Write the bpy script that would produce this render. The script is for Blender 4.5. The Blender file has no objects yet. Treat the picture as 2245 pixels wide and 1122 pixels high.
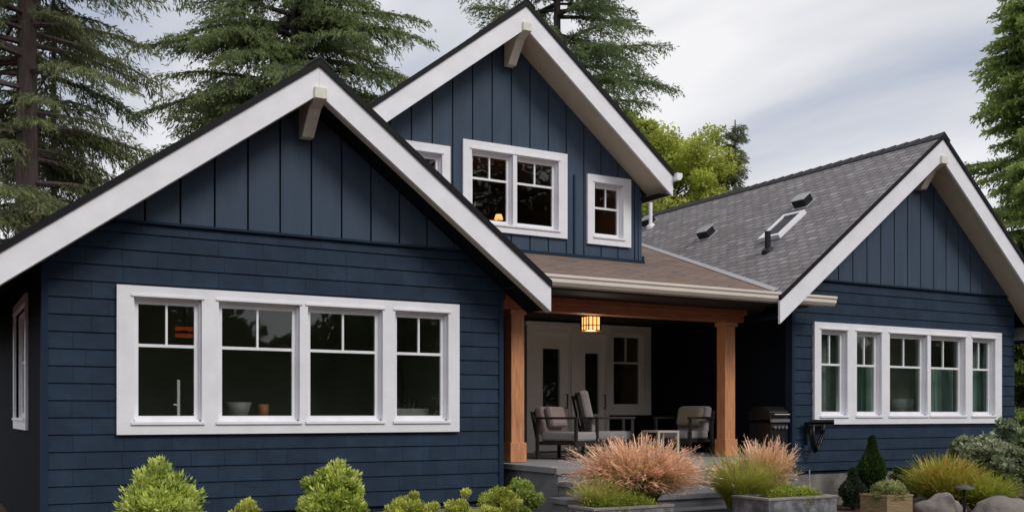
import bpy, bmesh, math, random
import numpy as np
from mathutils import Vector, Matrix
random.seed(7); RNG = np.random.default_rng(11)
C = bpy.context.scene.collection
R = math.radians
scn = bpy.context.scene

# ------------------------------------------------------------------ camera
cd = bpy.data.cameras.new('camera'); cam = bpy.data.objects.new('camera', cd); C.objects.link(cam)
cam.location = (0, 0, 1.5); cam.rotation_euler = (R(90), 0, R(-29.72))
cd.sensor_width = 36; cd.lens = 36.0; cd.shift_y = 0.154; cd.clip_end = 2000; cd.clip_start = .1
scn.camera = cam

# ------------------------------------------------------------------ light
SUN_EL, SUN_AZ = 40, 162          # azimuth of where the sun stands, clockwise from +Y
w = bpy.data.worlds.new('World'); scn.world = w; w.use_nodes = True
nt = w.node_tree; N = nt.nodes; L = nt.links; N.clear()
out = N.new('ShaderNodeOutputWorld')
sky = N.new('ShaderNodeTexSky'); sky.sky_type = 'NISHITA'; sky.sun_disc = False
sky.sun_elevation = R(SUN_EL); sky.sun_rotation = R(SUN_AZ)
b1 = N.new('ShaderNodeBackground'); b1.inputs[1].default_value = .12; L.new(sky.outputs[0], b1.inputs[0])
tc = N.new('ShaderNodeTexCoord'); sep = N.new('ShaderNodeSeparateXYZ'); L.new(tc.outputs['Generated'], sep.inputs[0])
mx = N.new('ShaderNodeMath'); mx.operation = 'MAXIMUM'; L.new(sep.outputs[2], mx.inputs[0]); mx.inputs[1].default_value = .0
ad = N.new('ShaderNodeMath'); ad.operation = 'ADD'; L.new(mx.outputs[0], ad.inputs[0]); ad.inputs[1].default_value = .22
vd = N.new('ShaderNodeVectorMath'); vd.operation = 'DIVIDE'; L.new(tc.outputs['Generated'], vd.inputs[0])
cb = N.new('ShaderNodeCombineXYZ')
for i in range(3): L.new(ad.outputs[0], cb.inputs[i])
L.new(cb.outputs[0], vd.inputs[1])
mp = N.new('ShaderNodeMapping'); mp.inputs['Scale'].default_value = (.55, 1.25, 1); mp.inputs['Location'].default_value = (9.1, 7.7, 0)
vr = N.new('ShaderNodeVectorRotate'); vr.rotation_type = 'Z_AXIS'; vr.inputs['Angle'].default_value = R(-105); L.new(vd.outputs[0], vr.inputs[0]); L.new(vr.outputs[0], mp.inputs[0])
n1 = N.new('ShaderNodeTexNoise'); n1.inputs['Scale'].default_value = 1.5; n1.inputs['Detail'].default_value = 6; n1.inputs['Roughness'].default_value = .44; n1.inputs['Distortion'].default_value = .35
L.new(mp.outputs[0], n1.inputs[0])
cr = N.new('ShaderNodeValToRGB'); L.new(n1.outputs[0], cr.inputs[0])
e = cr.color_ramp.elements
e[0].position = .36; e[0].color = (.43, .485, .60, 1); e[1].position = .60; e[1].color = (.98, .97, .98, 1)
m_ = e.new(.48); m_.color = (.73, .735, .775, 1)
# horizon glow: cloud thins and brightens towards the horizon
hz = N.new('ShaderNodeMapRange'); L.new(sep.outputs[2], hz.inputs[0]); hz.inputs[1].default_value = .42; hz.inputs[2].default_value = .08; hz.inputs[3].default_value = 0; hz.inputs[4].default_value = .35
mixc = N.new('ShaderNodeMixRGB'); L.new(hz.outputs[0], mixc.inputs[0]); L.new(cr.outputs[0], mixc.inputs[1]); mixc.inputs[2].default_value = (.88, .88, .92, 1)
b2 = N.new('ShaderNodeBackground'); L.new(mixc.outputs[0], b2.inputs[0]); b2.inputs[1].default_value = 1.0
ms = N.new('ShaderNodeMixShader'); ms.inputs[0].default_value = .93
L.new(b1.outputs[0], ms.inputs[1]); L.new(b2.outputs[0], ms.inputs[2]); L.new(ms.outputs[0], out.inputs[0])

sd = bpy.data.lights.new('sun', 'SUN'); sd.energy = 1.7; sd.angle = R(22); sd.color = (1, .96, .9)
so = bpy.data.objects.new('sun', sd); C.objects.link(so)
sv = Vector((math.sin(R(SUN_AZ))*math.cos(R(SUN_EL)), math.cos(R(SUN_AZ))*math.cos(R(SUN_EL)), math.sin(R(SUN_EL))))
so.rotation_euler = sv.to_track_quat('Z', 'Y').to_euler()
scn.view_settings.view_transform = 'Standard'; scn.view_settings.look = 'None'
scn.view_settings.exposure = 0.0; scn.view_settings.gamma = 1
scn.render.engine = 'CYCLES'
scn.cycles.max_bounces = 8; scn.cycles.transparent_max_bounces = 12

# ------------------------------------------------------------------ materials
def mat(name, col=(.5, .5, .5), rough=.6, spec=.5, noise=.0, nscale=8, bump=0, bscale=40, metal=0, attr=False, trans=0, stretch=(1, 1, 1), col2=None):
    m = bpy.data.materials.new(name); m.use_nodes = True
    t = m.node_tree; n = t.nodes; l = t.links; p = n['Principled BSDF']
    p.inputs['Roughness'].default_value = rough; p.inputs['Metallic'].default_value = metal
    p.inputs['Specular IOR Level'].default_value = spec
    tcn = n.new('ShaderNodeTexCoord'); mpn = n.new('ShaderNodeMapping'); mpn.inputs['Scale'].default_value = stretch
    l.new(tcn.outputs['Object'], mpn.inputs[0])
    if attr:
        a = n.new('ShaderNodeAttribute'); a.attribute_name = 'Col'; src = a.outputs['Color']
    else:
        rgb = n.new('ShaderNodeRGB'); rgb.outputs[0].default_value = (*col, 1); src = rgb.outputs[0]
    if noise or col2:
        nz = n.new('ShaderNodeTexNoise'); nz.inputs['Scale'].default_value = nscale; nz.inputs['Detail'].default_value = 5; nz.inputs['Roughness'].default_value = .6
        l.new(mpn.outputs[0], nz.inputs[0])
        if col2:
            mr0 = n.new('ShaderNodeMapRange'); l.new(nz.outputs[0], mr0.inputs[0]); mr0.inputs[1].default_value = .38; mr0.inputs[2].default_value = .62
            mc = n.new('ShaderNodeMixRGB'); l.new(mr0.outputs[0], mc.inputs[0]); l.new(src, mc.inputs[1]); mc.inputs[2].default_value = (*col2, 1); src = mc.outputs[0]
        if noise:
            mr = n.new('ShaderNodeMapRange'); l.new(nz.outputs[0], mr.inputs[0]); mr.inputs[1].default_value = .3; mr.inputs[2].default_value = .7
            mr.inputs[3].default_value = 1-noise; mr.inputs[4].default_value = 1+noise
            mu = n.new('ShaderNodeVectorMath'); mu.operation = 'SCALE'; l.new(src, mu.inputs[0]); l.new(mr.outputs[0], mu.inputs['Scale']); src = mu.outputs[0]
    l.new(src, p.inputs['Base Color'])
    if bump:
        nb = n.new('ShaderNodeTexNoise'); nb.inputs['Scale'].default_value = bscale; nb.inputs['Detail'].default_value = 4; l.new(mpn.outputs[0], nb.inputs[0])
        bp = n.new('ShaderNodeBump'); bp.inputs['Strength'].default_value = 1; bp.inputs['Distance'].default_value = bump; l.new(nb.outputs[0], bp.inputs['Height']); l.new(bp.outputs[0], p.inputs['Normal'])
    if trans:
        tr = n.new('ShaderNodeBsdfTranslucent'); l.new(src, tr.inputs[0]); mxs = n.new('ShaderNodeMixShader'); mxs.inputs[0].default_value = trans
        l.new(p.outputs[0], mxs.inputs[1]); l.new(tr.outputs[0], mxs.inputs[2]); l.new(mxs.outputs[0], n['Material Output'].inputs[0])
    return m

def brick_mat(name, c1, c2, cm, bw, rh, mort, rough=.8, uv=True, plane='XZ', off=(0, 0), bumpd=.004, nz_amt=.12, nz_scale=2, bias=0, offset=.5, squash=1, blotch=None):
    m = bpy.data.materials.new(name); m.use_nodes = True
    t = m.node_tree; n = t.nodes; l = t.links; p = n['Principled BSDF']; p.inputs['Roughness'].default_value = rough; p.inputs['Specular IOR Level'].default_value = .2
    tcn = n.new('ShaderNodeTexCoord')
    if uv: vec = tcn.outputs['UV']
    else:
        g = n.new('ShaderNodeNewGeometry'); s = n.new('ShaderNodeSeparateXYZ'); l.new(g.outputs['Position'], s.inputs[0]); c = n.new('ShaderNodeCombineXYZ')
        l.new(s.outputs['XYZ'.index(plane[0])], c.inputs[0]); l.new(s.outputs['XYZ'.index(plane[1])], c.inputs[1]); vec = c.outputs[0]
    mpn = n.new('ShaderNodeMapping'); mpn.inputs['Location'].default_value = (off[0], off[1], 0); l.new(vec, mpn.inputs[0])
    b = n.new('ShaderNodeTexBrick'); l.new(mpn.outputs[0], b.inputs[0])
    b.inputs['Scale'].default_value = 1; b.inputs['Color1'].default_value = (*c1, 1); b.inputs['Color2'].default_value = (*c2, 1); b.inputs['Mortar'].default_value = (*cm, 1)
    b.inputs['Brick Width'].default_value = bw; b.inputs['Row Height'].default_value = rh; b.inputs['Mortar Size'].default_value = mort; b.inputs['Bias'].default_value = bias; b.offset = offset; b.squash = squash; b.squash_frequency = 3
    b.inputs['Mortar Smooth'].default_value = .2
    nz = n.new('ShaderNodeTexNoise'); nz.inputs['Scale'].default_value = nz_scale; nz.inputs['Detail'].default_value = 7; nz.inputs['Roughness'].default_value = .7; l.new(mpn.outputs[0], nz.inputs[0])
    mr = n.new('ShaderNodeMapRange'); l.new(nz.outputs[0], mr.inputs[0]); mr.inputs[1].default_value = .3; mr.inputs[2].default_value = .7; mr.inputs[3].default_value = 1-nz_amt; mr.inputs[4].default_value = 1+nz_amt
    mu = n.new('ShaderNodeVectorMath'); mu.operation = 'SCALE'; l.new(b.outputs[0], mu.inputs[0]); l.new(mr.outputs[0], mu.inputs['Scale']); src = mu.outputs[0]
    if blotch:
        n2 = n.new('ShaderNodeTexNoise'); n2.inputs['Scale'].default_value = 1.3; n2.inputs['Detail'].default_value = 8; n2.inputs['Roughness'].default_value = .75
        mp2 = n.new('ShaderNodeMapping'); mp2.inputs['Scale'].default_value = (1, 3, 1); l.new(vec, mp2.inputs[0]); l.new(mp2.outputs[0], n2.inputs[0])
        m2 = n.new('ShaderNodeMapRange'); l.new(n2.outputs[0], m2.inputs[0]); m2.inputs[1].default_value = .42; m2.inputs[2].default_value = .62
        mc = n.new('ShaderNodeMixRGB'); l.new(m2.outputs[0], mc.inputs[0]); l.new(src, mc.inputs[1]); mc.inputs[2].default_value = (*blotch, 1); src = mc.outputs[0]
    l.new(src, p.inputs['Base Color'])
    inv = n.new('ShaderNodeMath'); inv.operation = 'SUBTRACT'; inv.inputs[0].default_value = 1; l.new(b.outputs['Fac'], inv.inputs[1])
    nf = n.new('ShaderNodeTexNoise'); nf.inputs['Scale'].default_value = 60; nf.inputs['Detail'].default_value = 3; l.new(mpn.outputs[0], nf.inputs[0])
    a2 = n.new('ShaderNodeMath'); a2.operation = 'MULTIPLY_ADD'; l.new(nf.outputs[0], a2.inputs[0]); a2.inputs[1].default_value = .5; l.new(inv.outputs[0], a2.inputs[2])
    bp = n.new('ShaderNodeBump'); bp.inputs['Distance'].default_value = bumpd; l.new(a2.outputs[0], bp.inputs['Height']); l.new(bp.outputs[0], p.inputs['Normal'])
    return m

def glass_mat(name, tint=(.92, .94, .92), refl=1.5):
    m = bpy.data.materials.new(name); m.use_nodes = True
    t = m.node_tree; n = t.nodes; l = t.links; n.remove(n['Principled BSDF'])
    tr = n.new('ShaderNodeBsdfTransparent'); tr.inputs[0].default_value = (*tint, 1)
    gl = n.new('ShaderNodeBsdfGlossy'); gl.inputs['Roughness'].default_value = .018; gl.inputs['Color'].default_value = (.9, .95, .95, 1)
    f = n.new('ShaderNodeFresnel'); ge = n.new('ShaderNodeNewGeometry'); mi_ = n.new('ShaderNodeMapRange'); l.new(ge.outputs['Backfacing'], mi_.inputs[0]); mi_.inputs[3].default_value = refl; mi_.inputs[4].default_value = 1/refl; l.new(mi_.outputs[0], f.inputs[0])
    nz = n.new('ShaderNodeTexNoise'); nz.inputs['Scale'].default_value = 1.6; bp = n.new('ShaderNodeBump'); bp.inputs['Distance'].default_value = .004
    tcn = n.new('ShaderNodeTexCoord'); l.new(tcn.outputs['Object'], nz.inputs[0]); l.new(nz.outputs[0], bp.inputs['Height']); l.new(bp.outputs[0], gl.inputs['Normal'])
    mxs = n.new('ShaderNodeMixShader'); l.new(f.outputs[0], mxs.inputs[0]); l.new(tr.outputs[0], mxs.inputs[1]); l.new(gl.outputs[0], mxs.inputs[2]); l.new(mxs.outputs[0], n['Material Output'].inputs[0])
    return m
def emit_mat(name, col, s):
    m = bpy.data.materials.new(name); m.use_nodes = True; p = m.node_tree.nodes['Principled BSDF']
    p.inputs['Base Color'].default_value = (*col, 1); p.inputs['Emission Color'].default_value = (*col, 1); p.inputs['Emission Strength'].default_value = s
    return m

NAVY = (.0195, .038, .068); NAVY2 = (.0160, .0315, .057)
ROW = .186
M = dict(
    lap=brick_mat('navy_lap_paint', NAVY, NAVY2, (.008, .017, .033), .52, ROW, .003, rough=.7, squash=.72, uv=False, off=(0, -(2.95-ROW*20)), bumpd=.003, nz_amt=.3, nz_scale=2.6, offset=.37),
    lapside=mat('navy_side_paint', NAVY2, .8, spec=.15, noise=.1, nscale=2),
    shadedark=mat('shade_darkened_paint', (.008, .011, .017), .9, spec=.08, noise=.1, nscale=2),  # deep shade of porch, side wall and eaves put into this near-black colour
    board=mat('navy_board_paint', (.052, .079, .120), .65, spec=.2, noise=.10, nscale=3, stretch=(2, 2, .4), bump=.002, bscale=20),
    white=mat('white_trim_paint', (.83, .83, .87), .5, noise=.06, nscale=3, bump=.0015, bscale=12),
    whitedoor=mat('white_door_paint', (.80, .79, .78), .5, noise=.03, nscale=3),
    soffit=mat('beige_soffit_paint', (.58, .51, .39), .7, noise=.06, nscale=4),
    bracket=mat('weathered_cream_timber', (.74, .72, .63), .7, noise=.12, nscale=14, stretch=(3, 1, 1)),
    gutter=mat('cream_gutter_metal', (.74, .67, .60), .45, noise=.05, nscale=2),
    roof=brick_mat('grey_asphalt_shingle', (.40, .378, .385), (.23, .212, .222), (.09, .082, .086), .24, .135, .012, rough=.9, bumpd=.02, nz_amt=.25, nz_scale=9, blotch=(.22, .205, .205)),
    roofbrown=brick_mat('weathered_brown_shingle', (.26, .205, .19), (.145, .118, .11), (.075, .06, .052), .3, .135, .011, rough=.95, bumpd=.016, nz_amt=.3, nz_scale=8, blotch=(.25, .165, .115)),
    edge=mat('black_drip_edge', (.005, .005, .007), .6, spec=.2),
    cap=mat('dark_ridge_shingle', (.035, .034, .038), .9, noise=.3, nscale=20),
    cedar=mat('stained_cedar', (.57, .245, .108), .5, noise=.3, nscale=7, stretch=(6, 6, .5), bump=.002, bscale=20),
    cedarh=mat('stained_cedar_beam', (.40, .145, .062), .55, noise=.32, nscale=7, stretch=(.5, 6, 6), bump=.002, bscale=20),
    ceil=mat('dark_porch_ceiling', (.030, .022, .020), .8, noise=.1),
    darkr=mat('grey_green_interior', (.52, .50, .43), .9, noise=.2, nscale=1),
    dark=mat('dark_interior', (.30, .32, .26), .9, noise=.15, nscale=1),
    darkw=mat('dim_brown_interior', (.38, .15, .09), .9),
    teal=mat('teal_curtain', (.17, .24, .215), .85, noise=.3, nscale=6, stretch=(5, 5, .3)),
    greyc=mat('grey_blind', (.20, .21, .20), .85, noise=.2, nscale=9, stretch=(1, 1, 4)),
    conc=mat('porch_concrete', (.27, .265, .275), .85, noise=.14, nscale=5, bump=.003, bscale=40),
    stair=mat('grey_step_stone', (.20, .20, .22), .85, noise=.18, nscale=5, bump=.003, bscale=40),
    found=mat('foundation_stone', (.20, .185, .17), .9, noise=.3, nscale=5, bump=.01, bscale=12),
    mulch=mat('bark_mulch', (.055, .026, .016), .95, noise=.55, nscale=26, bump=.03, bscale=40, col2=(.10, .055, .035)),
    planter=mat('charcoal_stone_planter', (.10, .10, .115), .75, noise=.35, nscale=7, bump=.008, bscale=14, col2=(.19, .19, .20)),
    plantrim=mat('pale_planter_rim', (.24, .22, .20), .8, noise=.25, nscale=9),
    woodbox=mat('weathered_wood_planks', (.26, .19, .10), .85, noise=.35, nscale=9, stretch=(.6, 1, 6), bump=.006, bscale=12),
    soil=mat('potting_soil', (.03, .02, .014), .95, noise=.4, nscale=20, bump=.01),
    boulder=mat('pale_boulder', (.27, .235, .20), .9, noise=.3, nscale=5, bump=.02, bscale=9, col2=(.15, .135, .12)),
    black=mat('black_metal', (.012, .012, .013), .4, metal=.3),
    wood_d=mat('dark_chair_wood', (.022, .017, .015), .5, noise=.2, nscale=20),
    steel=mat('brushed_steel', (.45, .45, .46), .35, metal=.9, noise=.1, nscale=5),
    cush=mat('light_grey_cushion', (.30, .285, .29), .95, noise=.08, nscale=30, bump=.002, bscale=150),
    cushp=mat('dusty_pink_cushion', (.25, .195, .195), .95, noise=.1, nscale=30),
    cushb=mat('beige_cushion', (.27, .24, .18), .95, noise=.1, nscale=30),
    tabw=mat('pale_table_wood', (.50, .43, .36), .5, noise=.1, nscale=8),
    ceram=mat('white_ceramic', (.6, .6, .6), .3),
    copper=mat('copper_vase_metal', (.45, .16, .07), .35, metal=.4),
    bark=mat('grey_brown_bark', (.115, .085, .078), .95, noise=.4, nscale=7, stretch=(3, 3, .35), bump=.03, bscale=9),
    barkd=mat('dark_bark', (.05, .04, .034), .95, noise=.4, nscale=8, stretch=(3, 3, .4), bump=.02, bscale=9),
    leaf=mat('leaf_foliage', attr=True, rough=.62, spec=.25, noise=.35, nscale=1.6, trans=.45),
    leafs=mat('garden_foliage', attr=True, rough=.6, spec=.3, noise=.25, nscale=9, trans=.25),
    glass=glass_mat('window_glass'), glasst=glass_mat('green_tinted_glass', (.92, .97, .94)),
    lampg=emit_mat('lantern_glass', (1, .50, .16), 1.7),
    glow=emit_mat('lamp_glow', (1, .35, .10), 2.0), red=emit_mat('red_lamp_glow', (1, .16, .06), .09),
    nroof=mat('neighbour_roof', (.22, .22, .23), .9, noise=.1), nwall=mat('neighbour_wall', (.10, .11, .12), .8),
    alum=mat('aluminium_flashing', (.42, .42, .43), .5, metal=.3),
    dimpot=mat('grey_stoneware', (.16, .165, .16), .6),
    dimcopper=mat('dull_copper', (.22, .075, .035), .6),
    pathshade=mat('weathered_bronze', (.10, .10, .095), .5, metal=.3),
    mortar=mat('valley_metal', (.40, .39, .40), .5),
)

# ------------------------------------------------------------------ mesh helpers
class MB:
    def __init__(s): s.v = []; s.f = []; s.mi = []; s.uv = {}
    def poly(s, pts, mi=0, uv=None):
        i = len(s.v); s.v += [tuple(p) for p in pts]; s.f.append(list(range(i, i+len(pts)))); s.mi.append(mi)
        if uv: s.uv[len(s.f)-1] = uv
    def solid(s, bot, top, mi=0, topmi=None, topuv=None):
        n = len(bot); i = len(s.v); s.v += [tuple(p) for p in bot]+[tuple(p) for p in top]
        s.f.append(list(range(i, i+n))[::-1]); s.mi.append(mi)
        s.f.append(list(range(i+n, i+2*n))); s.mi.append(mi if topmi is None else topmi)
        if topuv: s.uv[len(s.f)-1] = topuv
        for k in range(n):
            j = (k+1) % n; s.f.append([i+k, i+j, i+n+j, i+n+k]); s.mi.append(mi)
    def box(s, x0, x1, y0, y1, z0, z1, mi=0):
        s.solid([(x0, y0, z0), (x1, y0, z0), (x1, y1, z0), (x0, y1, z0)], [(x0, y0, z1), (x1, y0, z1), (x1, y1, z1), (x0, y1, z1)], mi)
    def prismY(s, xz, y0, y1, mi=0):   # polygon in XZ extruded in Y
        s.solid([(x, y0, z) for x, z in xz], [(x, y1, z) for x, z in xz], mi)
    def prismX(s, yz, x0, x1, mi=0):
        s.solid([(x0, y, z) for y, z in yz], [(x1, y, z) for y, z in yz], mi)
    def tube(s, pts, rad, n=8, mi=0, cap=True):
        pts = [Vector(p) for p in pts]; rad = rad if isinstance(rad, (list, tuple)) else [rad]*len(pts)
        rings = []
        for k, p in enumerate(pts):
            d = (pts[min(k+1, len(pts)-1)]-pts[max(k-1, 0)]).normalized()
            a = d.cross(Vector((0, 0, 1)) if abs(d.z) < .95 else Vector((1, 0, 0))).normalized(); b = d.cross(a)
            i = len(s.v); s.v += [tuple(p+(a*math.cos(2*math.pi*j/n)+b*math.sin(2*math.pi*j/n))*rad[k]) for j in range(n)]; rings.append(i)
        for k in range(len(pts)-1):
            for j in range(n):
                s.f.append([rings[k]+j, rings[k]+(j+1) % n, rings[k+1]+(j+1) % n, rings[k+1]+j]); s.mi.append(mi)
        if cap: s.f.append([rings[0]+j for j in range(n)]); s.mi.append(mi); s.f.append([rings[-1]+j for j in range(n)]); s.mi.append(mi)
    def lathe(s, prof, c=(0, 0, 0), n=20, mi=0):
        s.tube([(c[0], c[1], c[2]+z) for r, z in prof], [max(r, .001) for r, z in prof], n, mi)
    def map(s, fn): s.v = [tuple(fn(*p)) for p in s.v]
    def build(s, name, mats, parent=None, off=None, bevel=0, smooth=False, sub=0, world=True):
        me = bpy.data.meshes.new(name)
        o_ = Vector((0, 0, 0))
        if parent is not None and world:
            q = parent
            while q: o_ += q.location; q = q.parent
        me.from_pydata([(x-o_.x, y-o_.y, z-o_.z) for x, y, z in s.v], [], s.f)
        for m in (mats if isinstance(mats, (list, tuple)) else [mats]): me.materials.append(m)
        me.polygons.foreach_set('material_index', s.mi)
        if s.uv:
            ul = me.uv_layers.new(name='UVMap')
            for fi, uv in s.uv.items():
                p = me.polygons[fi]
                for k, li in enumerate(p.loop_indices): ul.data[li].uv = uv[k]
        bm = bmesh.new(); bm.from_mesh(me); bmesh.ops.recalc_face_normals(bm, faces=bm.faces); bm.to_mesh(me); bm.free()
        if smooth: me.polygons.foreach_set('use_smooth', [True]*len(me.polygons))
        o = bpy.data.objects.new(name, me); C.objects.link(o); o.parent = parent
        if bevel:
            b = o.modifiers.new('bevel', 'BEVEL'); b.width = bevel; b.segments = 2; b.limit_method = 'ANGLE'
        if sub:
            b = o.modifiers.new('sub', 'SUBSURF'); b.levels = sub; b.render_levels = sub
        return o
def tag(o, label=None, cat=None, group=None, kind=None):
    for k, v in (('label', label), ('category', cat), ('group', group), ('kind', kind)):
        if v: o[k] = v
    return o
def thing(name, label, cat, loc, rz=0, group=None):
    o = bpy.data.objects.new(name, None); C.objects.link(o); o.location = loc; o.rotation_euler = (0, 0, rz); o.empty_display_size = .2
    return tag(o, label, cat, group)
def npmesh(name, V, F, cols, m, parent=None, off=(0, 0, 0)):
    V = np.asarray(V, dtype=np.float32)-np.asarray(off, dtype=np.float32); F = np.asarray(F, dtype=np.int32); k = F.shape[1]
    me = bpy.data.meshes.new(name); me.vertices.add(len(V)); me.vertices.foreach_set('co', V.ravel())
    me.loops.add(F.size); me.loops.foreach_set('vertex_index', F.ravel())
    me.polygons.add(len(F)); me.polygons.foreach_set('loop_start', np.arange(0, F.size, k, dtype=np.int32))
    me.update(calc_edges=True)
    ca = me.color_attributes.new('Col', 'FLOAT_COLOR', 'POINT')
    cc = np.ones((len(V), 4), dtype=np.float32); cc[:, :3] = cols; ca.data.foreach_set('color', cc.ravel())
    me.materials.append(m); o = bpy.data.objects.new(name, me); C.objects.link(o); o.parent = parent
    return o

def clip(poly, hp):       # hp: (a,b,c) keeps a*x+b*z<=c
    for a, b, c in hp:
        o = []
        for i in range(len(poly)):
            p, q = poly[i], poly[(i+1) % len(poly)]; fp = a*p[0]+b*p[1]-c; fq = a*q[0]+b*q[1]-c
            if fp <= 0: o.append(p)
            if fp*fq < 0: t = fp/(fp-fq); o.append((p[0]+t*(q[0]-p[0]), p[1]+t*(q[1]-p[1])))
        poly = o
        if len(poly) < 3: return None
    return poly
def minus(rect, holes):
    x0, x1, z0, z1 = rect; zs = sorted({z0, z1}|{z for h in holes for z in h[2:] if z0 < z < z1}); res = []
    for za, zb in zip(zs, zs[1:]):
        hs = sorted((h[0], h[1]) for h in holes if h[2] < (za+zb)/2 < h[3] and h[1] > x0 and h[0] < x1); x = x0
        for a, b in hs:
            if a > x: res.append((x, a, za, zb))
            x = max(x, b)
        if x < x1: res.append((x, x1, za, zb))
    return res
def clad(mb, rects, holes, hp, y, thick, wedge=None):
    for r in rects:
        for q in minus(r, holes):
            p = clip([(q[0], q[2]), (q[1], q[2]), (q[1], q[3]), (q[0], q[3])], hp)
            if not p: continue
            fy = (lambda z: y-wedge*(1-(z-r[2])/(r[3]-r[2]))) if wedge else (lambda z: y)
            mb.solid([(x, y+thick, z) for x, z in p], [(x, fy(z), z) for x, z in p])

# ------------------------------------------------------------------ setting
g = MB(); nn = 60
ext = 400
g.poly([(-ext, -ext, 0), (ext, -ext, 0), (ext, ext, 0), (-ext, ext, 0)])
tag(g.build('ground', M['mulch']), kind='structure')

# ------------------------------------------------------------------ the house
H = thing('house', 'navy blue house with white gable trim, cedar porch posts and grey shingle roofs', 'house', (6.69, 14, 0))
GAB = {  # apex x, apex z (roof top), slope left, slope right, tip x left, tip x right, y of overhang, wall y, wall x0, x1, back y
    'left': (3.94, 5.60, .728, .746, .30, 7.10, 11.40, 12.0, 1.07, 6.69, 21.0),
    'right': (14.95, 6.24, .785, .880, 11.21, 18.35, 11.45, 12.0, 12.0, 17.68, 22.5),
    'upper': (8.02, 7.86, .765, .800, 5.16, 10.88, 13.60, 14.2, 5.40, 10.64, 22.0)}
def zt(g_, x): ax, az, sl, sr = g_[:4]; return az-(ax-x)*sl if x < ax else az-(x-ax)*sr
WHITE_SOFFIT = {}
for key, G in GAB.items():
    ax, az, sl, sr, xl, xr, yo, yw, x0, x1, yb = G
    # roof: two slabs in one mesh
    mb = MB(); T = .085
    for side, xe, s in ((-1, xl, sl), (1, xr, sr)):
        ze = zt(G, xe); k = math.sqrt(1+s*s); Ls = abs(xe-ax)*k
        a = [(ax, yo-.025, az), (xe, yo-.025, ze), (xe, yb, ze), (ax, yb, az)]
        bt = [(x, y, z-T) for x, y, z in a]
        mb.solid(bt, a, 1, 0, [(yo, 0), (yo, -Ls), (yb, -Ls), (yb, 0)])
    mb.build('roof', [M['roof'], M['edge']], H)
    # ridge cap
    rc = MB(); y = yo-.03; i = 0
    while y < yb-.3:
        for s, sd_ in ((sl, -1), (sr, 1)):
            p = [(ax, az+.035), (ax+sd_*.15, az+.035-.15*s), (ax+sd_*.15, az+.012-.15*s), (ax, az+.012)]
            rc.solid([(a, y, b) for a, b in p], [(a, y+.27, b-.018) for a, b in p])
        y += .25
    rc.build('ridge_cap', M['cap'], H)
    # barge boards
    D0, D1 = .072, {'left': .405, 'right': .445, 'upper': .425}[key]
    for xe in (xl, xr):
        b = MB(); ze = zt(G, xe)
        b.prismY([(ax, az-D0), (xe, ze-D0), (xe, ze-D1), (ax, az-D1)], yo, yo+.045)
        b.build('barge_board', M['white'], H, bevel=.004)
    # soffit
    for xe, xw in ((xl, x0), (xr, x1)):
        b = MB(); S0, S1 = .34, .37; ze0 = zt(G, xe)
        b.solid([(ax, yo+.05, az-S1), (xe, yo+.05, zt(G, xe)-S1), (xe, yw+.02, zt(G, xe)-S1), (ax, yw+.02, az-S1)],
                [(ax, yo+.05, az-S0), (xe, yo+.05, zt(G, xe)-S0), (xe, yw+.02, zt(G, xe)-S0), (ax, yw+.02, az-S0)])
        if key == 'left' and xe < ax:
            b.solid([(xw, yw+.02, zt(G, xw)-.26), (xe, yw+.02, ze0-.26), (xe, yb-.2, ze0-.26), (xw, yb-.2, zt(G, xw)-.26)],
                    [(xw, yw+.02, zt(G, xw)-.24), (xe, yw+.02, ze0-.24), (xe, yb-.2, ze0-.24), (xw, yb-.2, zt(G, xw)-.24)])
        # eave soffit running back and its fascia
        sg = 1 if xe > ax else -1; ze = zt(G, xe)
        porchside = (key == 'left' and sg == 1) or (key == 'right' and sg == -1)
        if not porchside and key != 'left':
            fs = MB(); fs.box(min(xw-.0*sg, xe-.03*sg), max(xw, xe-.03*sg), yo+.05, yb-.2, ze-.40, ze-.38); fs.build('soffit', M['shadedark'], H)
        b.build('soffit', M['shadedark' if key == 'left' or (key == 'right' and sg == -1) else 'soffit'], H)  # left-wing and porch-side soffits get their shade as a dark colour
        if not porchside:
            f = MB(); f.box(min(xe-.03*sg, xe), max(xe-.03*sg, xe), yo+.05, yb-.2, ze-(.27 if key == 'left' else .40), ze-.11)
            f.build('eave_fascia', M['white' if key != 'left' else 'lapside'], H)
        if key == 'left':
            lip = MB(); q = .005
            lip.solid([(ax, yo+.047, az-D1-q), (xe, yo+.047, zt(G, xe)-D1-q), (xe, yo+.13, zt(G, xe)-D1-q), (ax, yo+.13, az-D1-q)],
                      [(ax, yo+.047, az-D1+.03), (xe, yo+.047, zt(G, xe)-D1+.03), (xe, yo+.13, zt(G, xe)-D1+.03), (ax, yo+.13, az-D1+.03)]); lip.build('rake_return', M['soffit'], H)
    # closed body: side walls, back
    zl, zr = zt(G, x0)-.12, zt(G, x1)-.12
    zb = {'left': .0, 'right': .0, 'upper': 3.5}[key]
    if key == 'left':
        b = MB()
        for q in minus((yw+.12, yb-.3, zb, zl), [(13.95, 15.75, 1.45, 2.85)]):
            b.box(x0, x0+.1, q[0], q[1], q[2], q[3])
        b.build('wall', M['shadedark'], H)
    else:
        b = MB(); b.box(x0, x0+.1, yw+.12, yb-.3, zb, zl); b.build('wall', M['shadedark'] if key == 'right' else M['board'], H)
    b = MB(); b.box(x1-.1, x1, yw+.12, yb-.3, zb, zr); b.build('wall', M['lapside'] if key != 'upper' else M['board'], H)
    b = MB(); b.prismY([(x0+.1, zb), (x1-.1, zb), (x1-.1, zr), (ax, az-.13), (x0+.1, zl)], yb-.4, yb-.3); b.build('wall', M['lapside'], H)

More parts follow.
